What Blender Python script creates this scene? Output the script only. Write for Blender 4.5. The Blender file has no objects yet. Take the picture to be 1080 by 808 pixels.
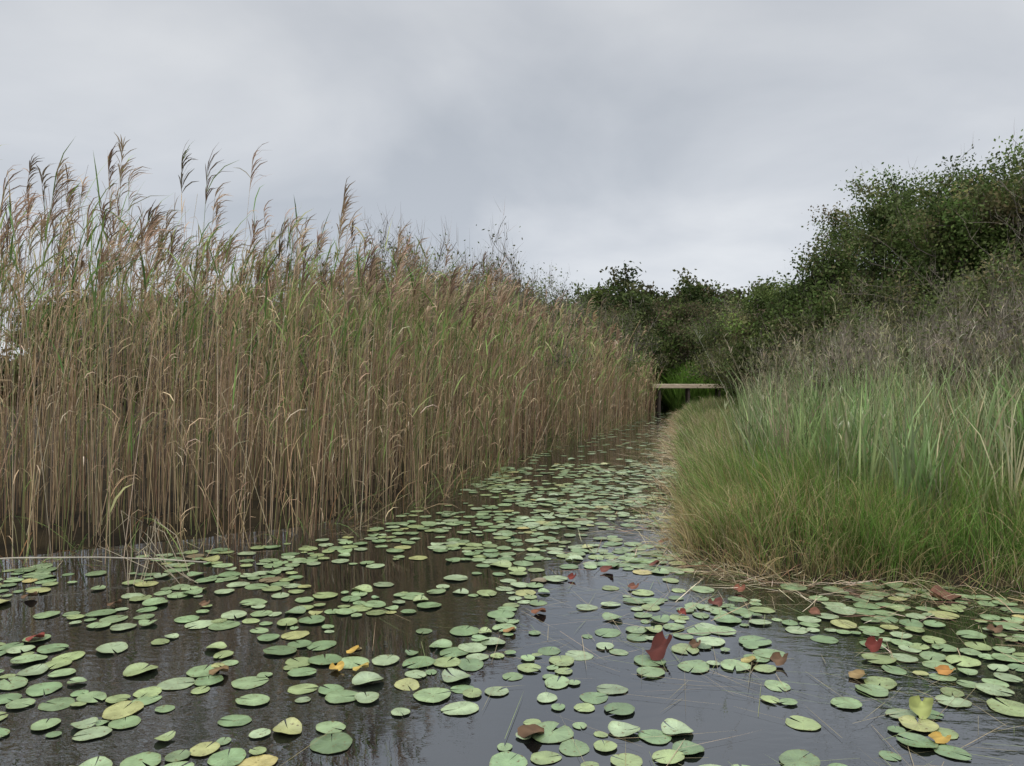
import bpy, math, numpy as np
from mathutils import Vector
rng=np.random.default_rng(7)
scene=bpy.context.scene
PI=math.pi
# ---------------------------------------------------------------- helpers
class MB:
    def __init__(s): s.v=[];s.f=[];s.c=[];s.n=0
    def add(s,v,f,c):
        s.v.append(v);s.f.append(f+s.n);s.c.append(c);s.n+=len(v)
    def build(s,name,mats,parent=None,smooth=True):
        v=np.concatenate(s.v).astype(np.float32);f=np.concatenate(s.f).astype(np.int32);c=np.concatenate(s.c)
        me=bpy.data.meshes.new(name)
        me.vertices.add(len(v));me.vertices.foreach_set('co',v.ravel())
        me.loops.add(f.size);me.loops.foreach_set('vertex_index',f.ravel())
        me.polygons.add(len(f));me.polygons.foreach_set('loop_start',np.arange(len(f),dtype=np.int32)*4)
        me.polygons.foreach_set('loop_total',np.full(len(f),4,dtype=np.int32))
        me.polygons.foreach_set('use_smooth',np.full(len(f),smooth))
        me.update(calc_edges=True)
        a=me.color_attributes.new('Col','FLOAT_COLOR','POINT')
        cc=np.ones((len(v),4),np.float32);cc[:,:3]=np.clip(c,0,1);a.data.foreach_set('color',cc.ravel())
        me.materials.append(mats)
        ob=bpy.data.objects.new(name,me);scene.collection.objects.link(ob)
        if parent: ob.parent=parent
        return ob
def A(x,n): return np.broadcast_to(np.asarray(x,float),(n,)).copy()
def C3(x,n): return np.broadcast_to(np.asarray(x,float),(n,3)).copy()
def path(P,az,L,lean,droop,k,pw=1.5):
    n=len(P);s=np.linspace(0,1,k+1);sm=(s[1:]+s[:-1])/2
    th=lean[:,None]+droop[:,None]*sm**pw
    ds=(L/k)[:,None]
    h=np.concatenate([np.zeros((n,1)),np.cumsum(np.sin(th)*ds,1)],1)
    z=np.concatenate([np.zeros((n,1)),np.cumsum(np.cos(th)*ds,1)],1)
    ca,sa=np.cos(az)[:,None],np.sin(az)[:,None]
    pos=np.stack([P[:,0:1]+h*ca,P[:,1:2]+h*sa,P[:,2:3]+z],2)
    tv=lean[:,None]+droop[:,None]*s**pw
    S=np.stack([-sa*np.ones_like(tv),ca*np.ones_like(tv),0*tv],2)
    N=np.stack([ca*np.cos(tv),sa*np.cos(tv),-np.sin(tv)],2)
    return s,pos,S,N
def gridfaces(n,k,m,closed):
    base=(np.arange(n)*(k+1)*m)[:,None,None]
    i=np.arange(k)[None,:,None]; mm=m if closed else m-1
    j=np.arange(mm)[None,None,:];j2=(j+1)%m
    a=base+i*m+j;b=base+i*m+j2;c=base+(i+1)*m+j2;d=base+(i+1)*m+j
    return np.stack([a,b,c,d],3).reshape(-1,4)
def ribbons(mb,P,az,L,w,lean,droop,c0,c1,k=4,twist=None,prof='leaf',pw=1.5,zmin=None):
    n=len(P)
    if n==0:return
    az,L,w,lean,droop=[A(x,n) for x in (az,L,w,lean,droop)];c0=C3(c0,n);c1=C3(c1,n)
    tw=rng.uniform(-1.2,1.2,n) if twist is None else A(twist,n)
    s,pos,S,N=path(P,az,L,lean,droop,k,pw)
    if zmin is not None: pos[:,:,2]=np.maximum(pos[:,:,2],zmin+rng.uniform(0,.02,n)[:,None])
    pr={'leaf':np.sqrt(np.clip(1-s,0,1))*(0.55+0.9*s*(1-s)*2)+0.03,'lin':1-0.85*s,'fat':np.sin(np.clip(s,0.04,0.97)*PI)**0.7}[prof]
    side=S*np.cos(tw)[:,None,None]+N*np.sin(tw)[:,None,None]
    hw=(w[:,None]*pr[None]*0.5)[:,:,None]
    v=np.stack([pos-side*hw,pos+side*hw],2).reshape(-1,3)
    c=c0[:,None]*(1-s)[None,:,None]+c1[:,None]*s[None,:,None]
    c=np.repeat(c,2,axis=1).reshape(-1,3)
    mb.add(v,gridfaces(n,k,2,False),c)
def tubes(mb,P,az,L,r,lean,droop,c0,c1,k=6,m=3,taper=.6,pw=1.5):
    n=len(P);az,L,r,lean,droop=[A(x,n) for x in (az,L,r,lean,droop)];c0=C3(c0,n);c1=C3(c1,n)
    s,pos,S,N=path(P,az,L,lean,droop,k,pw)
    an=np.arange(m)*2*PI/m
    rr=(r[:,None]*(1-taper*s)[None])[:,:,None,None]
    v=pos[:,:,None]+rr*(S[:,:,None]*np.cos(an)[None,None,:,None]+N[:,:,None]*np.sin(an)[None,None,:,None])
    c=c0[:,None]*(1-s)[None,:,None]+c1[:,None]*s[None,:,None]
    c=np.repeat(c,m,axis=1).reshape(-1,3)
    mb.add(v.reshape(-1,3),gridfaces(n,k,m,True),c)
    return pos
def polytubes(mb,pts,rad,col,m=5):
    n,k1,_=pts.shape
    T=np.gradient(pts,axis=1);T/=np.linalg.norm(T,axis=2,keepdims=True)+1e-9
    ref=np.where(np.abs(T[:,:,2:3])>.9,np.array([1.,0,0]),np.array([0,0,1.]))
    S=np.cross(T,ref);S/=np.linalg.norm(S,axis=2,keepdims=True)+1e-9
    N=np.cross(T,S);an=np.arange(m)*2*PI/m
    v=pts[:,:,None]+rad[:,:,None,None]*(S[:,:,None]*np.cos(an)[None,None,:,None]+N[:,:,None]*np.sin(an)[None,None,:,None])
    c=np.repeat(C3(col,n)[:,None],k1*m,axis=1).reshape(-1,3)
    mb.add(v.reshape(-1,3),gridfaces(n,k1-1,m,True),c)
def leaves(mb,Cn,l,w,col,flat=0.0):
    n=len(Cn);l=A(l,n);w=A(w,n);col=C3(col,n)
    a=rng.normal(size=(n,3));a[:,2]*=(1-flat);a/=np.linalg.norm(a,axis=1,keepdims=True)
    b=np.cross(a,rng.normal(size=(n,3)));b/=np.linalg.norm(b,axis=1,keepdims=True)
    v=np.stack([Cn-a*l[:,None]/2,Cn+b*w[:,None]/2,Cn+a*l[:,None]/2,Cn-b*w[:,None]/2],1).reshape(-1,3)
    mb.add(v,np.arange(4*n).reshape(-1,4),np.repeat(col,4,axis=0))
_ph=rng.uniform(0,6.28,(12,3));_dr=rng.uniform(0,6.28,12)
def noise(x,y,sc=1.0,o=0):
    r=0;tot=0
    for i in range(6):
        f=sc*(1.0+0.55*i);a=1/(1+.5*i);d=_dr[(i+o)%12];p=_ph[(i+o)%12]
        r=r+a*np.sin(f*(x*np.cos(d)+y*np.sin(d))+p[0]+1.3*np.sin(f*.6*(x*np.sin(d)-y*np.cos(d))+p[1]));tot+=a
    return r/tot
# ---------------------------------------------------------------- water outline
POLY=np.array([(-60,-40),(-60,2.5),(-12,4.6),(-7.5,5.6),(-4.3,6.35),(-2.8,7.1),(-1.65,7.9),(-0.9,10.2),(0.4,16),(2.06,20.6),(3.8,26),(6.4,34.6),(8,40),(9.3,47),
 (10.3,47),(9.2,40),(7.9,35),(6.35,28.5),(4.6,21),(2.8,12.8),(2.05,9.85),(1.75,8.0),(1.55,6.7),(2.1,5.95),(4.1,5.6),(8,5.1),(14,4.6),(60,3),(60,-40)],float)
def sd(x,y):
    x=np.asarray(x,float);y=np.asarray(y,float)
    d=np.full(x.shape,1e9);ins=np.zeros(x.shape,bool);n=len(POLY)
    for i in range(n):
        a=POLY[i];b=POLY[(i+1)%n];e=b-a
        t=np.clip(((x-a[0])*e[0]+(y-a[1])*e[1])/(e@e),0,1)
        d=np.minimum(d,np.hypot(x-a[0]-t*e[0],y-a[1]-t*e[1]))
        if a[1]!=b[1]:
            c=((a[1]>y)!=(b[1]>y))&(x<(b[0]-a[0])*(y-a[1])/(b[1]-a[1])+a[0]);ins^=c
    return np.where(ins,-d,d)+0.14*noise(x,y,2.6)+np.where(x>1.2,.14,.05)*noise(x,y,6.5,4)
def cx(y):
    return np.interp(y,[-40,4,6.3,8,10,16,21,28,35,40,47,60],[0,0,0,.0,.5,1.9,3.3,5.4,7.1,8.6,9.8,12])
def outw(x,y):
    e=.25;return np.arctan2(-(sd(x,y+e)-sd(x,y-e)),-(sd(x+e,y)-sd(x-e,y)))
def gz(x,y):
    s=sd(x,y)-np.where(x<cx(y),.55,.12);return np.where(s>0,np.clip(s*0.16,0,0.12),np.clip(s*.5,-.5,0))+0.02*noise(x,y,1.7,3)*np.clip(s*3,0,1)
def scatter(n,x0,x1,y0,y1,fn):
    x=rng.uniform(x0,x1,n);y=rng.uniform(y0,y1,n);s=sd(x,y)
    k=rng.uniform(0,1,n)<fn(x,y,s);x,y,s=x[k],y[k],s[k]
    return np.stack([x,y,np.maximum(gz(x,y),-.12)],1),s
def pal(n,cols,wts,j=.15):
    cols=np.array(cols);w=np.array(wts,float);w/=w.sum()
    c=cols[rng.choice(len(cols),n,p=w)]
    return c*(1+rng.normal(0,j,(n,1)))*(1+rng.normal(0,.04,(n,3)))
# ---------------------------------------------------------------- materials
def newmat(name):
    m=bpy.data.materials.new(name);m.use_nodes=True;nt=m.node_tree
    return m,nt,nt.nodes['Principled BSDF'],nt.nodes['Material Output']
def vegmat(name,rough=.6,trans=.3,spec=.3,nscale=6):
    m,nt,p,out=newmat(name);N=nt.nodes;L=nt.links
    at=N.new('ShaderNodeAttribute');at.attribute_name='Col'
    tc=N.new('ShaderNodeTexCoord');no=N.new('ShaderNodeTexNoise');no.inputs['Scale'].default_value=nscale;no.inputs['Detail'].default_value=2
    L.new(tc.outputs['Object'],no.inputs['Vector'])
    mr=N.new('ShaderNodeMapRange');mr.inputs[1].default_value=.3;mr.inputs[2].default_value=.7;mr.inputs[3].default_value=.75;mr.inputs[4].default_value=1.25
    L.new(no.outputs['Fac'],mr.inputs[0])
    mx=N.new('ShaderNodeVectorMath');mx.operation='SCALE';L.new(at.outputs['Color'],mx.inputs[0]);L.new(mr.outputs[0],mx.inputs['Scale'])
    L.new(mx.outputs[0],p.inputs['Base Color']);p.inputs['Roughness'].default_value=rough;p.inputs['Specular IOR Level'].default_value=spec
    if trans>0:
        tr=N.new('ShaderNodeBsdfTranslucent');L.new(mx.outputs[0],tr.inputs['Color'])
        ms=N.new('ShaderNodeMixShader');ms.inputs[0].default_value=trans
        L.new(p.outputs[0],ms.inputs[1]);L.new(tr.outputs[0],ms.inputs[2]);L.new(ms.outputs[0],out.inputs['Surface'])
    return m
M_reed=vegmat('dry_reed',.65,.15,.15,3);M_grass=vegmat('grass_blade',.6,.3,.12,3);M_leaf=vegmat('foliage',.65,.35,.12,1.2);M_deb=vegmat('plant_debris',.8,0,.15,8)
M_bark=vegmat('bark',.9,0,.1,9)
m,nt,p,out=newmat('marsh_soil');N=nt.nodes;L=nt.links
tc=N.new('ShaderNodeTexCoord');no=N.new('ShaderNodeTexNoise');no.inputs['Scale'].default_value=2.5;no.inputs['Detail'].default_value=8
L.new(tc.outputs['Object'],no.inputs['Vector']);cr=N.new('ShaderNodeValToRGB')
cr.color_ramp.elements[0].color=(.014,.011,.007,1);cr.color_ramp.elements[0].position=.35
cr.color_ramp.elements[1].color=(.045,.034,.017,1);cr.color_ramp.elements[1].position=.7
L.new(no.outputs['Fac'],cr.inputs[0]);L.new(cr.outputs[0],p.inputs['Base Color']);p.inputs['Roughness'].default_value=.9;p.inputs['Specular IOR Level'].default_value=.1
bp=N.new('ShaderNodeBump');bp.inputs['Distance'].default_value=.05;L.new(no.outputs['Fac'],bp.inputs['Height']);L.new(bp.outputs[0],p.inputs['Normal'])
M_soil=m
# water
m,nt,p,out=newmat('pond_water');N=nt.nodes;L=nt.links
p.inputs['Base Color'].default_value=(.005,.005,.005,1);p.inputs['Roughness'].default_value=.01;p.inputs['IOR'].default_value=1.6
tc=N.new('ShaderNodeTexCoord')
mp=N.new('ShaderNodeMapping');mp.inputs['Scale'].default_value=(1,2.2,1);mp.inputs['Rotation'].default_value=(0,0,.35);L.new(tc.outputs['Object'],mp.inputs['Vector'])
n1=N.new('ShaderNodeTexNoise');n1.inputs['Scale'].default_value=7;n1.inputs['Detail'].default_value=3;L.new(mp.outputs[0],n1.inputs['Vector'])
n2=N.new('ShaderNodeTexNoise');n2.inputs['Scale'].default_value=.7;n2.inputs['Detail'].default_value=2;L.new(tc.outputs['Object'],n2.inputs['Vector'])
mr=N.new('ShaderNodeMapRange');mr.inputs[1].default_value=.4;mr.inputs[2].default_value=.62;mr.inputs[3].default_value=.012;mr.inputs[4].default_value=.11;L.new(n2.outputs['Fac'],mr.inputs[0])
bp=N.new('ShaderNodeBump');bp.inputs['Distance'].default_value=.025;L.new(mr.outputs[0],bp.inputs['Strength']);L.new(n1.outputs['Fac'],bp.inputs['Height']);L.new(bp.outputs[0],p.inputs['Normal'])
gl=N.new('ShaderNodeBsdfGlossy');gl.inputs['Roughness'].default_value=.01;gl.inputs['Color'].default_value=(.88,.94,1,1);L.new(bp.outputs[0],gl.inputs['Normal'])
ms=N.new('ShaderNodeMixShader');ms.inputs[0].default_value=.18;L.new(p.outputs[0],ms.inputs[1]);L.new(gl.outputs[0],ms.inputs[2]);L.new(ms.outputs[0],out.inputs['Surface'])
M_water=m
# lily pad
m,nt,p,out=newmat('lily_pad_leaf');N=nt.nodes;L=nt.links
at=N.new('ShaderNodeAttribute');at.attribute_name='Col'
uv=N.new('ShaderNodeUVMap');uv.uv_map='UVMap'
sx=N.new('ShaderNodeSeparateXYZ');L.new(uv.outputs[0],sx.inputs[0])
def math_(nt,op,a,b=None):
    n=nt.nodes.new('ShaderNodeMath');n.operation=op
    for i,q in enumerate((a,b)):
        if q is None: continue
        if isinstance(q,(int,float)): n.inputs[i].default_value=q
        else: nt.links.new(q,n.inputs[i])
    return n.outputs[0]
ang=math_(nt,'ARCTAN2',sx.outputs[1],sx.outputs[0]);vein=math_(nt,'POWER',math_(nt,'ABSOLUTE',math_(nt,'COSINE',math_(nt,'MULTIPLY',ang,7.0))),24)
tc=N.new('ShaderNodeTexCoord');no=N.new('ShaderNodeTexNoise');no.inputs['Scale'].default_value=14;no.inputs['Detail'].default_value=5;L.new(tc.outputs['Object'],no.inputs['Vector'])
n3=N.new('ShaderNodeTexNoise');n3.inputs['Scale'].default_value=55;n3.inputs['Detail'].default_value=3;L.new(tc.outputs['Object'],n3.inputs['Vector'])
sc=math_(nt,'ADD',math_(nt,'ADD',math_(nt,'MULTIPLY',no.outputs['Fac'],1.0),.5),math_(nt,'MULTIPLY',vein,.16))
vm=N.new('ShaderNodeVectorMath');vm.operation='SCALE';L.new(at.outputs['Color'],vm.inputs[0]);L.new(sc,vm.inputs['Scale'])
spot=N.new('ShaderNodeMapRange');spot.inputs[1].default_value=.63;spot.inputs[2].default_value=.70;L.new(n3.outputs['Fac'],spot.inputs[0])
mx=N.new('ShaderNodeMix');mx.data_type='RGBA';L.new(spot.outputs[0],mx.inputs[0]);L.new(vm.outputs[0],mx.inputs[6]);mx.inputs[7].default_value=(.12,.09,.03,1)
L.new(mx.outputs[2],p.inputs['Base Color']);p.inputs['Specular IOR Level'].default_value=.6
rr=math_(nt,'ADD',math_(nt,'MULTIPLY',no.outputs['Fac'],.35),.15);L.new(rr,p.inputs['Roughness'])
bp=N.new('ShaderNodeBump');bp.inputs['Distance'].default_value=.004;bp.inputs['Strength'].default_value=.6;L.new(sc,bp.inputs['Height']);L.new(bp.outputs[0],p.inputs['Normal'])
M_pad=m
# wood
m,nt,p,out=newmat('weathered_wood');N=nt.nodes;L=nt.links
tc=N.new('ShaderNodeTexCoord');mp=N.new('ShaderNodeMapping');mp.inputs['Scale'].default_value=(1,9,9);L.new(tc.outputs['Object'],mp.inputs['Vector'])
no=N.new('ShaderNodeTexNoise');no.inputs['Scale'].default_value=4;no.inputs['Detail'].default_value=6;L.new(mp.outputs[0],no.inputs['Vector']);cr=N.new('ShaderNodeValToRGB')
cr.color_ramp.elements[0].color=(.33,.26,.18,1);cr.color_ramp.elements[0].position=.3;cr.color_ramp.elements[1].color=(.60,.50,.37,1);cr.color_ramp.elements[1].position=.7
L.new(no.outputs['Fac'],cr.inputs[0]);L.new(cr.outputs[0],p.inputs['Base Color']);p.inputs['Roughness'].default_value=.85
M_wood=m
m,nt,p,out=newmat('dark_timber');p.inputs['Base Color'].default_value=(.06,.045,.035,1);p.inputs['Roughness'].default_value=.8  # one even dark brown for bridge posts and cross beams
no=nt.nodes.new('ShaderNodeTexNoise');no.inputs['Scale'].default_value=20;bp=nt.nodes.new('ShaderNodeBump');bp.inputs['Distance'].default_value=.01;nt.links.new(no.outputs['Fac'],bp.inputs['Height']);nt.links.new(bp.outputs[0],p.inputs['Normal'])
M_dark=m
# ---------------------------------------------------------------- ground + water
xs=np.concatenate([[-700,-300,-120,-60,-35,-22],np.arange(-16,18.01,.15),[22,35,60,120,300,700]])
ys=np.concatenate([[-200,-60,-20,0,2],np.arange(3,50.01,.18),[55,65,80,120,300,700]])
X,Y=np.meshgrid(xs,ys);Z=gz(X,Y)
nx,ny=len(xs),len(ys);i,j=np.meshgrid(np.arange(nx-1),np.arange(ny-1));a=(j*nx+i).ravel()
mb=MB();mb.add(np.stack([X.ravel(),Y.ravel(),Z.ravel()],1),np.stack([a,a+1,a+nx+1,a+nx],1),C3((.05,.04,.02),nx*ny))
mb.build('ground',M_soil)
mb=MB();mb.add(np.array([(-80,-60,0),(80,-60,0),(80,60,0),(-80,60,0)],float),np.array([[0,1,2,3]]),C3((0,0,0),4))
mb.build('water',M_water,smooth=False)
# ---------------------------------------------------------------- reeds
mb=MB()
def dens(x,y,s):
    left=x<cx(y)
    d=np.where(s<-.18,0,np.where(s<.15,.42,np.where(s<2.8,.9,np.where(s<8,.26,0))))
    d*=np.interp(y,[13,20,27,36],[1,.68,.5,.45]);d*=(y<37.5)
    d*=np.clip(.70+.85*noise(x,y,4.0,5),.15,1.1)
    return d*left
P,s=scatter(92*24*32,-15,8,5,37.5,dens)
n=len(P);print('reeds',n)
x,y=P[:,0],P[:,1]
hn=.6*noise(x,y,.9,2)+.6*noise(x,y,3.1,8)
H=np.interp(y,[5,6.5,7.5,9,14,20,26,36],[3.3,3.25,3.05,2.75,3.0,3.15,2.9,2.3])*(1+.11*hn)+rng.normal(0,.26,n)
H=np.where(s<.25,H*rng.uniform(.45,1.0,n),H)
tall=rng.uniform(0,1,n)<.045;H[tall]+=rng.uniform(.2,.6,tall.sum())
wind=rng.normal(0,.7,n)
az=np.where(rng.uniform(0,1,n)<.6,wind,rng.uniform(0,2*PI,n))
lean=np.abs(rng.normal(0,.065,n));droop=np.abs(rng.normal(.05,.10,n))
loose=rng.uniform(0,1,n)<.09;lean[loose]+=rng.uniform(.08,.4,loose.sum())
gpatch=noise(x,y,1.1,4)
green=(rng.uniform(0,1,n)<.21+.25*np.clip(gpatch,-.4,1))
tan=pal(n,[(.63,.455,.28),(.53,.37,.22),(.39,.26,.155),(.71,.57,.39),(.30,.21,.14)],[4,4,2.5,2,2.5],.2)
grn=pal(n,[(.22,.28,.09),(.30,.33,.13)],[1,1])
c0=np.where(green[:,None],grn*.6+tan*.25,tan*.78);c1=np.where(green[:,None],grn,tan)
rad=rng.uniform(.0026,.0048,n)*np.interp(y,[6,12,20,36],[1,1.2,1.7,2.6])
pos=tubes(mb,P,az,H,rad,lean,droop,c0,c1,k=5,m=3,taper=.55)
def at_t(pos,t):
    k=pos.shape[1]-1;f=np.clip(t*k,0,k-1e-6);i=f.astype(int);fr=(f-i)[:,None]
    r=np.arange(len(pos));return pos[r,i]*(1-fr)+pos[r,i+1]*fr
ws=np.interp(y,[6,12,20,36],[1,1.2,1.7,2.5])
for q in range(10):
    t=np.clip(.2+.78*(q/9)+rng.uniform(-.06,.06,n),0.05,.99)
    keep=rng.uniform(0,1,n)<np.where(t>.62,.66,.33)*np.interp(y,[14,20],[1,.72])
    B=at_t(pos,t)[keep];m_=len(B);tt=t[keep];g=green[keep];gp=gpatch[keep]
    isg=(rng.uniform(0,1,m_)<np.where(tt>.66,np.where(g,.9,.30+.3*gp),np.where(g,.4,.03)))
    gc=pal(m_,[(.18,.27,.075),(.25,.33,.105),(.12,.20,.06),(.33,.34,.15)],[3,3,2,1]);dc=pal(m_,[(.60,.45,.28),(.47,.33,.20),(.68,.55,.39)],[3,3,1])
    c=np.where(isg[:,None],gc,dc)
    Ln=np.where(isg,rng.uniform(.25,.6,m_),rng.uniform(.10,.34,m_))
    azl=np.where(rng.uniform(0,1,m_)<.5,rng.normal(0,.8,m_),rng.uniform(0,2*PI,m_))
    ribbons(mb,B,azl,Ln,np.where(isg,rng.uniform(.011,.024,m_),rng.uniform(.005,.013,m_))*ws[keep],np.where(isg,rng.uniform(.1,.6,m_),rng.uniform(.05,.7,m_)),np.where(isg,rng.uniform(.1,1.3,m_),rng.uniform(.3,2.6,m_)),c,c*1.05,k=3)
pk=((rng.uniform(0,1,n)<.24*np.interp(y,[12,20],[1,.5]))|tall)&(H>np.interp(y,[5,7,9,36],[3.0,2.8,2.5,1.8]))
tip=pos[pk];m_=len(tip);pc=pal(m_,[(.32,.22,.15),(.42,.31,.21),(.21,.145,.10)],[2,1.8,1.5])
pa=rng.normal(-.1,.5,m_);big=rng.uniform(.7,1.45,m_)
for q in range(18):
    B=at_t(tip,np.clip(1-rng.uniform(0,.09,m_)*big,0,.999))
    ribbons(mb,B,pa+rng.normal(0,.5,m_),rng.uniform(.12,.27,m_)*big,rng.uniform(.007,.014,m_)*ws[pk],rng.uniform(.1,.5,m_),rng.uniform(.6,1.9,m_),pc,pc*1.15,k=3,prof='fat')
Pb,sb=scatter(34000,-12,8,5,34,lambda x,y,s:((s>-.25)&(s<.7)&(x<cx(y)))*.55)
m_=len(Pb);Pb[:,2]=np.maximum(Pb[:,2],-.01);c=pal(m_,[(.50,.37,.21),(.36,.20,.09),(.18,.26,.08),(.26,.35,.11)],[3,1.8,2.6,2.6])
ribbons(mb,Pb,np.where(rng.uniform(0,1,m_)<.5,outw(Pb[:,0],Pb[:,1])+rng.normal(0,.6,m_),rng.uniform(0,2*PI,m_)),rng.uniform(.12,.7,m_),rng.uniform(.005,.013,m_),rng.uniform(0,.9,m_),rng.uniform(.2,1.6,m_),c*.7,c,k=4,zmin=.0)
Pb,sb=scatter(3600,-12,8,5,34,lambda x,y,s:((s>-.12)&(s<.4)&(x<cx(y)))*.5)
m_=len(Pb);c=pal(m_,[(.58,.46,.30),(.42,.32,.2)],[1,1])
tubes(mb,Pb,rng.uniform(0,2*PI,m_),rng.uniform(.5,1.7,m_),.003,np.clip(rng.normal(.45,.35,m_),-1.3,1.3),rng.uniform(0,.5,m_),c*.8,c,k=3)
mb.build('reed_bed',M_reed)
# ---------------------------------------------------------------- right bank grasses
def R(fn): return lambda x,y,s: fn(x,y,s)*(x>cx(y))
mb=MB()
P,s=scatter(250000,1.1,13,4.0,12,R(lambda x,y,s:((s>-.2)&(s<2.6)&(x>1.3))*np.clip(.7+.9*noise(x,y,3.6,1),.12,1)*np.interp(s,[-.2,.0,.5,1.3,2.6],[.12,.35,1,1,.3])*np.where(y>9.0,.3,1)))
n=len(P);print('sedge',n)
fx=np.clip((P[:,0]-1.8)/1.1+.45*noise(P[:,0],P[:,1],2.2,3),0,1)
gc=pal(n,[(.15,.275,.05),(.205,.34,.075),(.115,.205,.045),(.32,.34,.13)],[4,3,2,2],.2);tc_=pal(n,[(.46,.37,.18),(.34,.31,.13),(.54,.45,.26),(.36,.22,.11)],[2,2,1,.6])
istan=rng.uniform(0,1,n)<(.17+.42*(1-fx)+.40*(s<.2)+.15*noise(P[:,0],P[:,1],3.3,7))
c=np.where(istan[:,None],tc_,gc)
cl=1+.32*noise(P[:,0],P[:,1],4.5,6)
L_=rng.uniform(.35,.8,n)*np.interp(s,[-.2,0,.4,1.3],[.3,.45,.85,1.12])*cl
ow=outw(P[:,0],P[:,1]);ed=np.clip(1-s/.9,0,1)
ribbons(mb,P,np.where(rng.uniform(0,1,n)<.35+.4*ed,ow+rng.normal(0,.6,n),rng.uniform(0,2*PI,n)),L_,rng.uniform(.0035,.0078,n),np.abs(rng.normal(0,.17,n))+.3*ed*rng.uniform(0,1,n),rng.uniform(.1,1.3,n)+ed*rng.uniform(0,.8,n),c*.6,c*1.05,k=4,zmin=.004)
P,s=scatter(80000,1.0,13,4.0,36,R(lambda x,y,s:((s>-.34)&(s<.22))*np.clip(.6+noise(x,y,3,5),.1,1)))
n=len(P);P[:,2]=np.maximum(P[:,2],.0);c=pal(n,[(.50,.38,.21),(.38,.23,.13),(.60,.50,.33),(.18,.25,.08)],[3,1.6,2.4,1.8])
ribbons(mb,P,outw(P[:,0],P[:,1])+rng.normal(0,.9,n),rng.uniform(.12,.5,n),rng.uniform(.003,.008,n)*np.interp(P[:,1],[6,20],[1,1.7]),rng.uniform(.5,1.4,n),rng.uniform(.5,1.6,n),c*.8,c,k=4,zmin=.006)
mb.build('sedge_grass',M_grass)
mb=MB()
P,s=scatter(150000,1.5,16,6.5,38,R(lambda x,y,s:((s>.05)&(s<5.5))*np.interp(s,[0,.3,2,4.5],[.4,.9,.7,.4])*np.where(y<8.6,np.where(s<1.2,.08,.5),1)*np.where(y>20,.6,1)*np.where(noise(x,y,2.4,9)>-.2,1,.25)))
n=len(P);print('meadow',n)
x,y=P[:,0],P[:,1]
hn=noise(x,y,2.1,10)
far=np.clip((y-9)/3,0,1)*(x/y<.31)
Hh=np.interp(s,[0,.6,1.8,3.5,5],[.4,.75,1.1,1.5,1.75])*rng.uniform(.55,1.12,n)*(1+.4*hn)
Hh=np.where(far>0,np.minimum(Hh,1.05-.35*far+rng.normal(0,.09,n)),Hh)
tn=np.clip(.42+.6*noise(x,y,1.4,0),.08,.85)
c=np.where((rng.uniform(0,1,n)<tn)[:,None],pal(n,[(.44,.38,.20),(.38,.34,.17),(.52,.46,.29)],[2,2,1]),pal(n,[(.20,.29,.08),(.27,.35,.12),(.14,.22,.06)],[2,2,1]))
ed=np.clip(1-s/1.0,0,1)
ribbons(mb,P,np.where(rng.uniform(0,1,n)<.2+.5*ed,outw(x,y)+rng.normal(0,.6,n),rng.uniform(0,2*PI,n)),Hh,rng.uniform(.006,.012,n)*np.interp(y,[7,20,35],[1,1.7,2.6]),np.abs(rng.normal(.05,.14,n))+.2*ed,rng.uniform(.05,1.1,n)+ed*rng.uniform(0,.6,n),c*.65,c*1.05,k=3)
P,s=scatter(60000,1.6,16,6.8,30,R(lambda x,y,s:((s>.7)&(s<6))*.10*((x/y>.31)|(y<9))))
n=len(P);c=pal(n,[(.42,.37,.23),(.30,.27,.16),(.50,.46,.33)],[2,2,1])
ps=tubes(mb,P,rng.uniform(0,2*PI,n),rng.uniform(1.0,2.3,n),.0024*np.interp(P[:,1],[7,20],[1,1.8]),np.abs(rng.normal(0,.17,n)),rng.uniform(0,.6,n),c*.8,c,k=3)
for q in range(4):
    ribbons(mb,at_t(ps,1-rng.uniform(0,.12,n)),rng.uniform(0,6.28,n),rng.uniform(.05,.12,n),.007,rng.uniform(.1,.7,n),rng.uniform(.2,.9,n),c,c*1.2,k=2,prof='fat')
mb.build('meadow_grass',M_grass)
mb=MB()
P,s=scatter(4200,2.3,15,6.7,18,R(lambda x,y,s:((s>.9)&(s<6.5))*np.where(noise(x,y,1.9,7)>.0,.8,.10)*((x/y>.30)|(y<9))))
T=len(P);per=12;Pp=np.repeat(P,per,0);n=len(Pp);Pp[:,:2]+=rng.normal(0,.045,(n,2))
c=np.repeat(pal(T,[(.30,.39,.17),(.21,.31,.11),(.43,.49,.27),(.16,.26,.08),(.52,.45,.28)],[4,4,3,2,1.8],.22),per,0)*(1+rng.normal(0,.18,(n,1)))
tH=rng.uniform(.95,1.75,T)*np.interp(P[:,0],[3,7],[.95,1.22])*(1+.22*noise(P[:,0],P[:,1],2.6,2))
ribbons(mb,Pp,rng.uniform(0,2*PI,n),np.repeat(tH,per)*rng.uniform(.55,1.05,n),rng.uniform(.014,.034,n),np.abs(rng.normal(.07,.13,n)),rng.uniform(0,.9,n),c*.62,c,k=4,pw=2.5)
mb.build('cattail_stand',M_grass)
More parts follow.
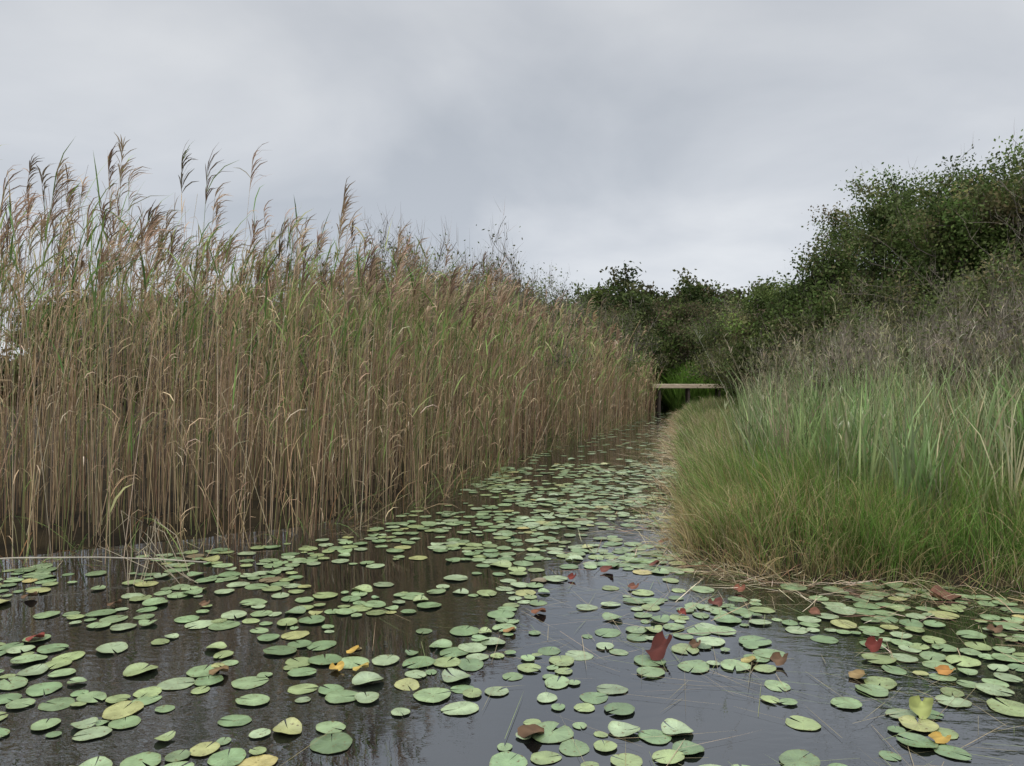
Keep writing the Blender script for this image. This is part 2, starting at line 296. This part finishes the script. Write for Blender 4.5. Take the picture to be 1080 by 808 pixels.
# ---------------------------------------------------------------- woody plants
def grow(H,spread,stems,nch,base_r,up=.12,lenf=(.5,.78)):
    br=[];tips=[]
    K=4
    def rec(p,d,Ln,r,lvl):
        pts=[p.copy()];q=p.copy();dd=d.copy()
        for _ in range(K):
            dd=dd+rng.normal(0,.13,3);dd[2]+=up*.4;dd/=np.linalg.norm(dd);q=q+dd*Ln/K;pts.append(q.copy())
        pts=np.array(pts);br.append((pts,np.linspace(r,r*.45,K+1)))
        if lvl>=len(nch): tips.append(pts[1:]);return
        for c in range(nch[lvl]):
            t=rng.uniform(.28,1)*K;i=min(int(t),K-1);pp=pts[i]+(pts[i+1]-pts[i])*(t-i)
            pv=rng.normal(size=3);pv-=dd*(pv@dd);pv/=np.linalg.norm(pv)+1e-6
            cd=dd+pv*rng.uniform(.6,1.3)*spread;cd[2]+=up;cd/=np.linalg.norm(cd)
            rec(pp,cd,Ln*rng.uniform(*lenf),r*.5,lvl+1)
    for s_ in range(stems):
        a=rng.uniform(0,6.28);d=np.array([math.cos(a)*.45*spread,math.sin(a)*.45*spread,1]);d/=np.linalg.norm(d)
        rec(np.array([math.cos(a)*.15,math.sin(a)*.15,-.1]),d,H*.5*rng.uniform(.8,1.05),base_r,0)
    pts=np.array([b[0] for b in br]);rad=np.array([b[1] for b in br]);tp=np.array(tips)
    k=H/np.percentile(tp[:,:,2],99.7);return pts*k,rad,tp*k
def plant(name,loc,H,spread,stems,nch,r,leaf,nleaf,sig,cols,wts,bark,twigs=0,twcol=(.2,.17,.15),parent=None,lw=.5,mb=None,squash=1,twL=(.2,.6),twr=.006,lenf=(.5,.78)):
    own=mb is None
    if own: mbl=MB();mbb=MB()
    else: mbl,mbb=mb
    pts,rad,tp=grow(H,spread,stems,nch,r,lenf=lenf)
    off=np.array(loc)
    pts=pts*[squash,squash,1]+off;tp=tp*[squash,squash,1]+off
    polytubes(mbb,pts,np.maximum(rad,.006),bark,m=3)
    if nleaf:
        nt_=len(tp);cc=pal(nt_,cols,wts,.26)
        cm=tp.mean(1);cc=cc*(1+.40*noise(cm[:,0]+cm[:,2]*.7,cm[:,1]-cm[:,2]*.5,2.2,3))[:,None]
        idx=rng.integers(0,nt_,nt_*nleaf);kk=rng.integers(0,tp.shape[1],len(idx))
        Cn=tp[idx,kk]+rng.normal(0,sig,(len(idx),3))*[1,1,.6]
        ok=Cn[:,2]>.1;Cn=Cn[ok];idx=idx[ok]
        l=leaf*rng.uniform(.6,1.3,len(Cn))
        leaves(mbl,Cn,l,l*lw,cc[idx]*(1+rng.normal(0,.13,(len(Cn),1))))
    if twigs:
        q=tp.reshape(-1,3);q=np.repeat(q,twigs,0);m_=len(q)
        q=q+rng.normal(0,.05,q.shape);c=pal(m_,[twcol,tuple(np.array(twcol)*1.4),tuple(np.array(twcol)*.7)],[2,1,1])
        ribbons(mbb,q,rng.uniform(0,6.28,m_),rng.uniform(*twL,m_),twr*2,rng.uniform(0,.9,m_),rng.uniform(-.4,.3,m_),c,c,k=2,prof='lin')
    if own:
        e=bpy.data.objects.new(name,None);scene.collection.objects.link(e)
        mbb.build('trunk_and_limbs',M_bark,e)
        if nleaf: mbl.build('crown_foliage',M_leaf,e)
GR=[(.09,.135,.036),(.125,.165,.052),(.068,.10,.028),(.18,.19,.075)]
BR=[(.16,.14,.068),(.12,.12,.05),(.20,.17,.095)]
bk=(.13,.11,.095)
for (x,y,H,sp,cols,wt,sq) in [(11.8,20.5,6.7,.75,GR,[4,3,2,1.2],.85),(14.6,19.5,7.1,.85,GR+BR,[3,3,2,1,2,2,1],1),(10.3,24.0,5.3,.8,GR+BR[:2],[3,2,3,.5,1,1],.85),(17.5,18,6.8,.85,GR,[3,3,2,1],1),(14.2,26,7.8,.85,GR+BR[:1],[3,2,3,.5,1],1),(19.5,25,8.0,.85,GR,[3,3,2,1],1),(16.0,22.5,8.0,.85,GR,[4,3,2,1],1),(13.2,22.5,7.6,.8,GR,[4,3,2,1],.9)]:
    plant('alder_tree',(x,y,.1),H,sp,4,[6,6,4],.09,.105,120,.24,cols,wt,bk,lw=.65,lenf=(.42,.70),twigs=1,twcol=(.2,.17,.14),twr=.004,squash=sq)
OL=[(.12,.155,.05),(.155,.17,.063),(.085,.12,.037),(.19,.17,.085)]
for (x,y,H,nl,sg) in [(9.9,18.5,3.6,80,.22),(12.3,16.8,4.2,70,.22),(8.9,21.5,3.7,75,.24),(14.6,15.8,4.4,70,.23),(8.5,25,3.6,75,.26),(9.3,29,4.2,75,.28),(16.5,15,4.6,60,.23),(10.8,21,4.4,75,.24),(12.5,18.6,4.9,75,.24)]:
    plant('leafy_bush',(x,y,.1),H,.9,5,[5,4,3],.04,.09,nl,sg,OL,[3,3,2,1.6],bk,twigs=2,twcol=(.22,.19,.155),twr=.004,lenf=(.5,.72))
for (x,y,H,nl,tw) in [(6.9,15.0,2.4,15,3),(8.4,13.6,2.8,15,3),(10.3,13.2,3.1,17,3),(12,14.4,3.6,20,3),(7.6,18.3,2.9,26,2),(10.4,16,3.7,20,3),(14.2,20.8,8.0,9,2)]:
    plant('grey_shrub',(x,y,.1),H,.8,5,[5,4,3],.022,.075,nl,.2,[(.15,.18,.07),(.19,.18,.09),(.115,.145,.05)],[2,1,1],(.19,.165,.13),twigs=tw,twcol=(.25,.215,.17),twr=.0035)
for (x,y,H,nl,tw) in [(-3.9,13.8,4.0,7,3),(-2.4,15.7,4.4,8,3),(-3.4,17.5,4.9,7,3),(-1.4,19.5,4.9,9,3),(-.2,23.5,5.2,16,3),(-6.5,13.5,3.6,7,2),(1.4,28.5,5.5,26,2),(-1.6,25,5.9,9,3),(3.0,33,5.6,36,1),(-.2,31,6.2,22,2),(4.3,36.5,5.2,45,1)]:
    plant('willow_shrub',(x,y,.1),H,.75,5,[5,4,3],.03,.09,nl,.26,[(.13,.16,.055),(.165,.155,.078),(.09,.12,.04)],[2,1.2,1.3],(.17,.15,.125),twigs=tw,twcol=(.225,.195,.165),twr=.0045)
GD=[(.054,.080,.022),(.078,.102,.031),(.04,.06,.018),(.11,.12,.047)];BD=[(.105,.085,.048),(.08,.072,.035),(.13,.105,.068)]
mbl,mbb=MB(),MB()
xx=-36
while xx<54:
    yy=rng.uniform(49,60)+(4 if xx<4 else 0)
    plant('',(xx,yy,.1),rng.uniform(6.6,8.4),.9,4,[6,4,3],.12,.27,120,.42,GD+BD,[4,3,3,1,1.6,1.8,.9],bk,mb=(mbl,mbb),lw=.65,lenf=(.5,.7))
    xx+=rng.uniform(2.0,3.0)
for (x,y,H) in [(6.2,41.5,5.2),(8.4,46,5.8),(10.6,47.5,5.6),(12.6,41,5.0),(12.2,45,5.7),(14.5,37,5.2),(5.1,39,4.7),(12.4,34,4.2),(11.8,31,3.3),(15,31,5.6),(9.5,50,6.5),(7,49,6.5),(4,46,6),(14.5,45,6.5)]:
    plant('',(x,y,.1),H,.95,5,[5,4,3],.06,.18,105,.34,GD+BD,[3,2,3,.6,2.2,2.2,.8],(.12,.095,.085),mb=(mbl,mbb),twigs=1,lw=.55,squash=1.2,twcol=(.16,.13,.11))
for xx in np.arange(-30,46,1.6):
    yy=rng.uniform(40,46) if (xx<-2 or xx>14) else 50
    plant('',(xx,yy,0),rng.uniform(2.2,3.2),1.1,5,[5,3],.04,.3,60,.45,GD+BD,[3,1,3,.3,2,3,.5],bk,mb=(mbl,mbb),lw=.6)
e=bpy.data.objects.new('distant_trees',None);scene.collection.objects.link(e)
mbb.build('limbs',M_bark,e);mbl.build('foliage',M_leaf,e)
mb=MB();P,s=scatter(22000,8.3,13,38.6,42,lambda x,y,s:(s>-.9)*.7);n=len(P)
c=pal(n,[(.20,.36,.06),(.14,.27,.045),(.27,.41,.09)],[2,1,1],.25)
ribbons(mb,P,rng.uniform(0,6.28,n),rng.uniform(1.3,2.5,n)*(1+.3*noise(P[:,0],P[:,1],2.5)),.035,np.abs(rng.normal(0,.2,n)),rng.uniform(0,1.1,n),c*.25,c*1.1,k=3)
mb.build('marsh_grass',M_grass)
# ---------------------------------------------------------------- footbridge
import bmesh
def box(name,c,d,parent,rot=0,bev=.01,mat=None):
    me=bpy.data.meshes.new(name);bm=bmesh.new();bmesh.ops.create_cube(bm,size=1)
    for v in bm.verts: v.co=Vector((v.co.x*d[0],v.co.y*d[1],v.co.z*d[2]))
    bmesh.ops.bevel(bm,geom=bm.edges[:],offset=bev,segments=1,affect='EDGES');bm.to_mesh(me);bm.free()
    me.materials.append(mat or M_wood);o=bpy.data.objects.new(name,me);scene.collection.objects.link(o);o.location=c;o.rotation_euler=(0,rot,0);o.parent=parent;return o
br=bpy.data.objects.new('wooden_footbridge',None);scene.collection.objects.link(br);br.location=(8.95,36.0,0);br.rotation_euler=(0,0,-.12)
for k in range(26):
    box(f'deck_plank_{k+1}',(-2.08+k*.165,0,1.30+rng.normal(0,.004)),(.145,1.15,.045),br,bev=.006)
box('beam_1',(-.02,-.615,1.265),(4.4,.07,.19),br);box('beam_2',(-.02,.615,1.265),(4.4,.07,.19),br)
k=0
for xx in (-1.95,-.6,.8,1.95):
    for yy in (-.50,.50):
        k+=1;box(f'post_{k}',(xx,yy,.35),(.11,.11,1.6),br,mat=M_dark)
    box(f'cross_beam_{k}',(xx,0,1.2),(.1,.86,.1),br,mat=M_dark)
# ---------------------------------------------------------------- lily pads
V=[];F=[];Cc=[];UV=[];nv=0
def pad(x,y,z,r,col,tilt=(0,0),curl=0.0,seg=22):
    global nv
    a0=rng.uniform(0,6.28);notch=rng.uniform(.02,.15);an=np.linspace(notch,2*PI-notch,seg)
    el=rng.uniform(.80,1);ph=rng.uniform(0,6.28);dark=np.array([.85,.8,.72]);wa=rng.uniform(.01,.06)
    start=nv;rings=[.0,.45,.85,1.0]
    cA,sA=math.cos(a0),math.sin(a0)
    for ri,rr in enumerate(rings):
        if ri==0:
            V.append((x,y,z));UV.append((0,0));Cc.append(np.array(col)*1.12);nv+=1;continue
        for t in an:
            w=1+wa*math.sin(3*t+ph)+.02*math.sin(7*t+ph*2)
            lx=math.cos(t)*rr*w;ly=math.sin(t)*rr*w*el
            lz=tilt[0]*lx*r+tilt[1]*ly*r+(curl*r*(rr**3)*(.5+.5*math.sin(2*t+ph)) )+.012*r*math.sin(5*t+ph)*rr
            V.append((x+(cA*lx-sA*ly)*r,y+(sA*lx+cA*ly)*r,max(z+lz,.0012)));UV.append((lx,ly))
            Cc.append(np.array(col)*(1 if rr<.9 else dark)*(1+.08*math.sin(t*2+ph)));nv+=1
    for q in range(seg-1): F.append((start,start+1+q,start+2+q))
    for ri in range(2):
        b=start+1+ri*seg
        for q in range(seg-1): F.append((b+q,b+seg+q,b+seg+q+1,b+q+1))
def img(px,py,z=0):
    dpt=(1.6-z)*800/(py-400);return ((px-540)/800*dpt,dpt)
N_=72000
x=rng.uniform(-11,9,N_);y=rng.uniform(1.6,36,N_)
ncl=640;cxs=rng.uniform(-11,9,ncl);cys=rng.uniform(1.6,14,ncl);k_=rng.integers(0,ncl,N_//2)
x[:N_//2]=cxs[k_]+rng.normal(0,.26,N_//2);y[:N_//2]=cys[k_]+rng.normal(0,.23,N_//2)
s_=sd(x,y)
d=noise(x,y,2.3,6)*.5+noise(x,y,4.5,1)*.5
pr=np.where(y>7,np.clip(.46+1.0*d,.04,1),np.clip(.42+1.4*d,.02,1))
right=(y<7)&(x>.4)&(y>3.9);pr=np.where(right,np.clip(pr+.15,0,1),pr)
pr=np.where((y>4.8)&(y<6.6)&(np.abs(x+.9)<.8),pr*.5,pr)
pr=pr*np.where(np.arange(N_)<N_//2,1.0,.22)
keep=(s_<-.02)&(np.abs(x)<y*.85+2.0)&(rng.uniform(0,1,N_)<pr)
x,y,s_=x[keep],y[keep],s_[keep]
acc=np.zeros((0,3))
GP=[(.23,.31,.155),(.20,.28,.135),(.28,.35,.20),(.25,.31,.135),(.17,.25,.12)]
cnt=0
for i in range(len(x)):
    r=rng.choice([rng.uniform(.032,.058),rng.uniform(.06,.085),rng.uniform(.082,.102)],p=[.28,.47,.25])*(1 if y[i]<9 else 1.08)
    if len(acc):
        dd=np.hypot(acc[:,0]-x[i],acc[:,1]-y[i])
        if (dd<(acc[:,2]+r)*.70).any(): continue
    acc=np.vstack([acc,(x[i],y[i],r)])
    u=rng.uniform()
    col=np.array(GP[rng.integers(0,5)])*(1+rng.normal(0,.12))
    if u<.008: col=np.array((.42,.36,.14))
    elif u<.04: col=np.array((.33,.34,.14))
    elif u<.055: col=np.array((.19,.15,.085))
    v_=rng.uniform()
    pad(x[i],y[i],.003+rng.uniform(0,.008),r,col,(rng.normal(0,.02),rng.normal(0,.02)),curl=(0 if v_<.88 else rng.uniform(.05,.3)),seg=22 if y[i]<12 else 12)
    cnt+=1
print('pads',cnt)
def mkpads(name):
    global V,F,Cc,UV,nv
    me=bpy.data.meshes.new(name);me.from_pydata(V,[],F)
    ca=me.color_attributes.new('Col','FLOAT_COLOR','POINT');cc=np.ones((nv,4),np.float32);cc[:,:3]=np.clip(np.array(Cc),0,1);ca.data.foreach_set('color',cc.ravel())
    ul=me.uv_layers.new(name='UVMap');li=np.zeros(len(me.loops),np.int32);me.loops.foreach_get('vertex_index',li)
    ul.data.foreach_set('uv',np.array(UV,np.float32)[li].ravel())
    me.polygons.foreach_set('use_smooth',np.ones(len(me.polygons),bool));me.materials.append(M_pad)
    o=bpy.data.objects.new(name,me);scene.collection.objects.link(o)
    V=[];F=[];Cc=[];UV=[];nv=0;return o
mkpads('water_lily_pads')
def curled(name,px,py,size,col,fold,up,az):
    x,y=img(px,py)
    me=bpy.data.meshes.new(name);n=9;vs=[];fs=[];cs=[]
    for i in range(n+1):
        u=i/n
        for j in range(n+1):
            v=j/n*2-1
            wd=math.sin(PI*min(max(u,.03),.97))**.6*(1+.12*math.sin(9*u+size*90+v*3))
            phi=v*fold*(1+.3*math.sin(4*u+size*50))
            lx=(u-.5)*size;R_=size*.5*wd/max(fold,.2)
            ly=R_*math.sin(phi);lz=R_*(1-math.cos(phi))+.12*size*math.sin(u*5+v*2)
            lz+=up*(u)**1.5*size
            X_=x+math.cos(az)*lx-math.sin(az)*ly;Y_=y+math.sin(az)*lx+math.cos(az)*ly
            vs.append((X_,Y_,max(lz,0)+.012));cs.append(np.array(col)*(1-.35*abs(v)*abs(math.sin(u*7)))*(1+.15*math.sin(9*u*v+2)))
    for i in range(n):
        for j in range(n):
            a=i*(n+1)+j;fs.append((a,a+1,a+n+2,a+n+1))
    me.from_pydata(vs,[],fs)
    ca=me.color_attributes.new('Col','FLOAT_COLOR','POINT');cc=np.ones((len(vs),4),np.float32);cc[:,:3]=np.clip(np.array(cs),0,1);ca.data.foreach_set('color',cc.ravel())
    me.polygons.foreach_set('use_smooth',np.ones(len(fs),bool));me.materials.append(M_deb)
    o=bpy.data.objects.new(name,me);scene.collection.objects.link(o)
red=(.15,.035,.026);dr=(.085,.026,.02);ye=(.46,.31,.08);orr=(.46,.23,.07);br_=(.14,.085,.05)
for a in [(695,694,.18,dr,.8,.5,.9),(733,684,.08,br_,.8,.2,1),(922,688,.10,red,.8,.5,.8),(372,690,.08,ye,.5,.2,.6),(355,708,.085,ye,.6,.1,2),(380,709,.085,(.40,.31,.09),.5,.25,.1),
          (997,712,.10,orr,.5,.12,.4),(972,757,.11,(.29,.32,.11),.9,.5,1.0),(992,784,.09,ye,.5,.05,.7),(560,777,.12,br_,.4,.05,0),(568,648,.10,(.18,.08,.045),.5,.06,.1),(603,612,.08,red,.7,.3,1),
          (36,677,.10,(.22,.06,.045),.5,.2,.4),(998,632,.20,(.17,.085,.055),.5,.1,2.8),(640,604,.12,(.15,.06,.045),.6,.2,.5),(790,700,.09,(.38,.32,.13),.4,.1,.1),(822,702,.10,br_,.8,.3,.9),
          (230,712,.10,(.18,.12,.06),.5,.1,.3),(537,668,.08,(.3,.18,.08),.5,.1,.3),(755,640,.10,(.15,.06,.045),.6,.2,1.7),(668,622,.09,(.2,.09,.06),.5,.2,1.0),(860,650,.09,(.17,.08,.05),.5,.2,2.2),(690,598,.09,(.15,.06,.045),.6,.3,.2),(120,640,.09,br_,.5,.2,.4),(1050,668,.09,br_,.6,.2,1),
          (30,632,.10,br_,.5,.2,.4),(905,716,.10,(.24,.17,.08),.4,.1,.2),(780,625,.09,(.2,.08,.05),.6,.3,1.1),(720,650,.07,red,.7,.3,2.0),(215,640,.08,br_,.5,.15,1.5),(700,574,.10,(.17,.07,.05),.6,.3,.2)]:
    curled('fallen_leaf',*a)
# ---------------------------------------------------------------- floating debris
mb=MB()
P,s=scatter(150000,.2,13,2.5,30,lambda x,y,s:np.where(x>cx(y)-.0,(s<.05)*np.clip(np.exp(s*2.4)*1.2,0,1)*(s>-1.8)*np.clip(.55+1.2*noise(x,y,3,8),0.02,1),0))
n=len(P);P[:,2]=.008;c=pal(n,[(.46,.35,.22),(.30,.16,.11),(.60,.51,.37),(.20,.25,.09),(.24,.17,.12)],[3,1.4,2.4,1.6,2]);print('debris',n)
ribbons(mb,P,rng.normal(0,.9,n)+PI*(rng.uniform(0,1,n)<.5),rng.uniform(.08,.5,n),rng.uniform(.003,.008,n),rng.uniform(1.2,1.58,n),rng.uniform(0,.5,n),c*.9,c,k=3,zmin=.008,twist=rng.uniform(-.4,.4,n))
P,s=scatter(6000,-1.0,6,2.2,8,lambda x,y,s:(s<0)*np.clip(.2+.35*x,.05,.8)*np.clip(.5+noise(x,y,2,9),.02,1))
n=len(P);P[:,2]=.004;c=pal(n,[(.28,.23,.13),(.22,.26,.11),(.38,.31,.20)],[2,2,1])
ribbons(mb,P,rng.uniform(0,6.28,n),rng.uniform(.15,.6,n),rng.uniform(.0015,.0035,n),1.54,rng.uniform(-.02,.06,n),c,c,k=4,zmin=.002,twist=0)
P,s=scatter(40000,-12,6,4.5,30,lambda x,y,s:((x<cx(y))&(s<.4)&(s>-.45))*np.clip(.4+1.2*noise(x,y,3,2),0.03,1)*.7)
n=len(P);P[:,2]=.006;c=pal(n,[(.36,.26,.15),(.46,.37,.23),(.19,.23,.08),(.24,.13,.07)],[2,2,2,1])
ribbons(mb,P,rng.uniform(0,6.28,n),rng.uniform(.06,.4,n),rng.uniform(.003,.009,n),rng.uniform(1.2,1.6,n),rng.uniform(-.1,.3,n),c,c,k=3,zmin=.003,twist=0)
mb.build('floating_plant_debris',M_deb)
mb=MB()
pts=np.array([[(-5.2,5.95,.13),(-4.6,6.0,.15),(-4.0,6.1,.16),(-3.4,6.25,.13),(-3.0,6.32,.10),(-2.6,6.45,.04)]],float);polytubes(mb,pts,np.full((1,6),.006),(.50,.45,.37),6)
mb.build('fallen_reed_stem',M_reed)
mb=MB()
for q in range(7):
    b=np.array([-2.95+rng.normal(0,.06),5.95+rng.normal(0,.06),0.]);t=b+[rng.normal(.02,.05),.1,rng.uniform(.4,.7)]
    pts=np.array([[b,b*.6+t*.4+[.02,0,0],t,t+[rng.normal(.1,.1),0,-.05],t+[rng.normal(.2,.15),0,-rng.uniform(.15,.4)],t+[rng.normal(.25,.15),-.05,-rng.uniform(.3,.6)]]]);pts[:,:,2]=np.maximum(pts[:,:,2],.005)
    polytubes(mb,pts,np.full((1,6),.0028),(.46,.39,.28),4)
mb.build('broken_reed_stalk',M_reed)
# ---------------------------------------------------------------- world / light
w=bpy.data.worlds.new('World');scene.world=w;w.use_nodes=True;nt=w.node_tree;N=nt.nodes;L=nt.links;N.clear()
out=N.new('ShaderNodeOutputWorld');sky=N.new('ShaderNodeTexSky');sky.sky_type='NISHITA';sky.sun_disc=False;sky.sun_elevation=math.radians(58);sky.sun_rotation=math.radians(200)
bs=N.new('ShaderNodeBackground');bs.inputs[1].default_value=.1;L.new(sky.outputs[0],bs.inputs[0])
tc=N.new('ShaderNodeTexCoord');sx=N.new('ShaderNodeSeparateXYZ');L.new(tc.outputs['Generated'],sx.inputs[0])
zz=math_(nt,'ADD',math_(nt,'MAXIMUM',sx.outputs[2],0.0),.22)
u=math_(nt,'DIVIDE',sx.outputs[0],zz);v=math_(nt,'DIVIDE',sx.outputs[1],zz)
cb=N.new('ShaderNodeCombineXYZ');L.new(u,cb.inputs[0]);L.new(v,cb.inputs[1]);cb.inputs[2].default_value=3.7
n1=N.new('ShaderNodeTexNoise');n1.inputs['Scale'].default_value=1.2;n1.inputs['Detail'].default_value=6;n1.inputs['Roughness'].default_value=.48;n1.inputs['Distortion'].default_value=.3;L.new(cb.outputs[0],n1.inputs['Vector'])
cr=N.new('ShaderNodeValToRGB');E=cr.color_ramp.elements
E[0].position=.33;E[0].color=(.52,.56,.62,1);E[1].position=.67;E[1].color=(.80,.825,.86,1)
e=E.new(.5);e.color=(.655,.688,.74,1)
L.new(n1.outputs['Fac'],cr.inputs[0])
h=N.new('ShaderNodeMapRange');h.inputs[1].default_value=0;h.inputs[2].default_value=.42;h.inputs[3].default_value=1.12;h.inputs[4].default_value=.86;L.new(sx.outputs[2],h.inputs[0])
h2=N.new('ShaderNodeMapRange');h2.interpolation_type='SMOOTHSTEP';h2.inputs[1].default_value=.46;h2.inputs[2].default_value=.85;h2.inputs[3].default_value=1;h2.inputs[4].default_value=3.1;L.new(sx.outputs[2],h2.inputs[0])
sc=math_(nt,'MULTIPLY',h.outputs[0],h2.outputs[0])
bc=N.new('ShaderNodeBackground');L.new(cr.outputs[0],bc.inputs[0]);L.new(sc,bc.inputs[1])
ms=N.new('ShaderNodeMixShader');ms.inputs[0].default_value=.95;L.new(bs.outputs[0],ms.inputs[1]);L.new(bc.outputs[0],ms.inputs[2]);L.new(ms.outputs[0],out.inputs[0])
sl=bpy.data.lights.new('sun','SUN');sl.energy=1.5;sl.angle=math.radians(25);sl.color=(1,.95,.87)
so=bpy.data.objects.new('sun',sl);scene.collection.objects.link(so)
el=math.radians(58);a=math.radians(200);dirv=Vector((math.sin(a)*math.cos(el),math.cos(a)*math.cos(el),math.sin(el)))
so.rotation_euler=dirv.to_track_quat('Z','Y').to_euler()
scene.view_settings.view_transform='Standard';scene.view_settings.look='None';scene.view_settings.exposure=0
cam=bpy.data.cameras.new('camera');cam.lens=26.67;cam.sensor_width=36;cam.clip_end=2000
co=bpy.data.objects.new('camera',cam);scene.collection.objects.link(co);co.location=(0,0,1.6);co.rotation_euler=(math.radians(89.7),0,0)
scene.camera=co
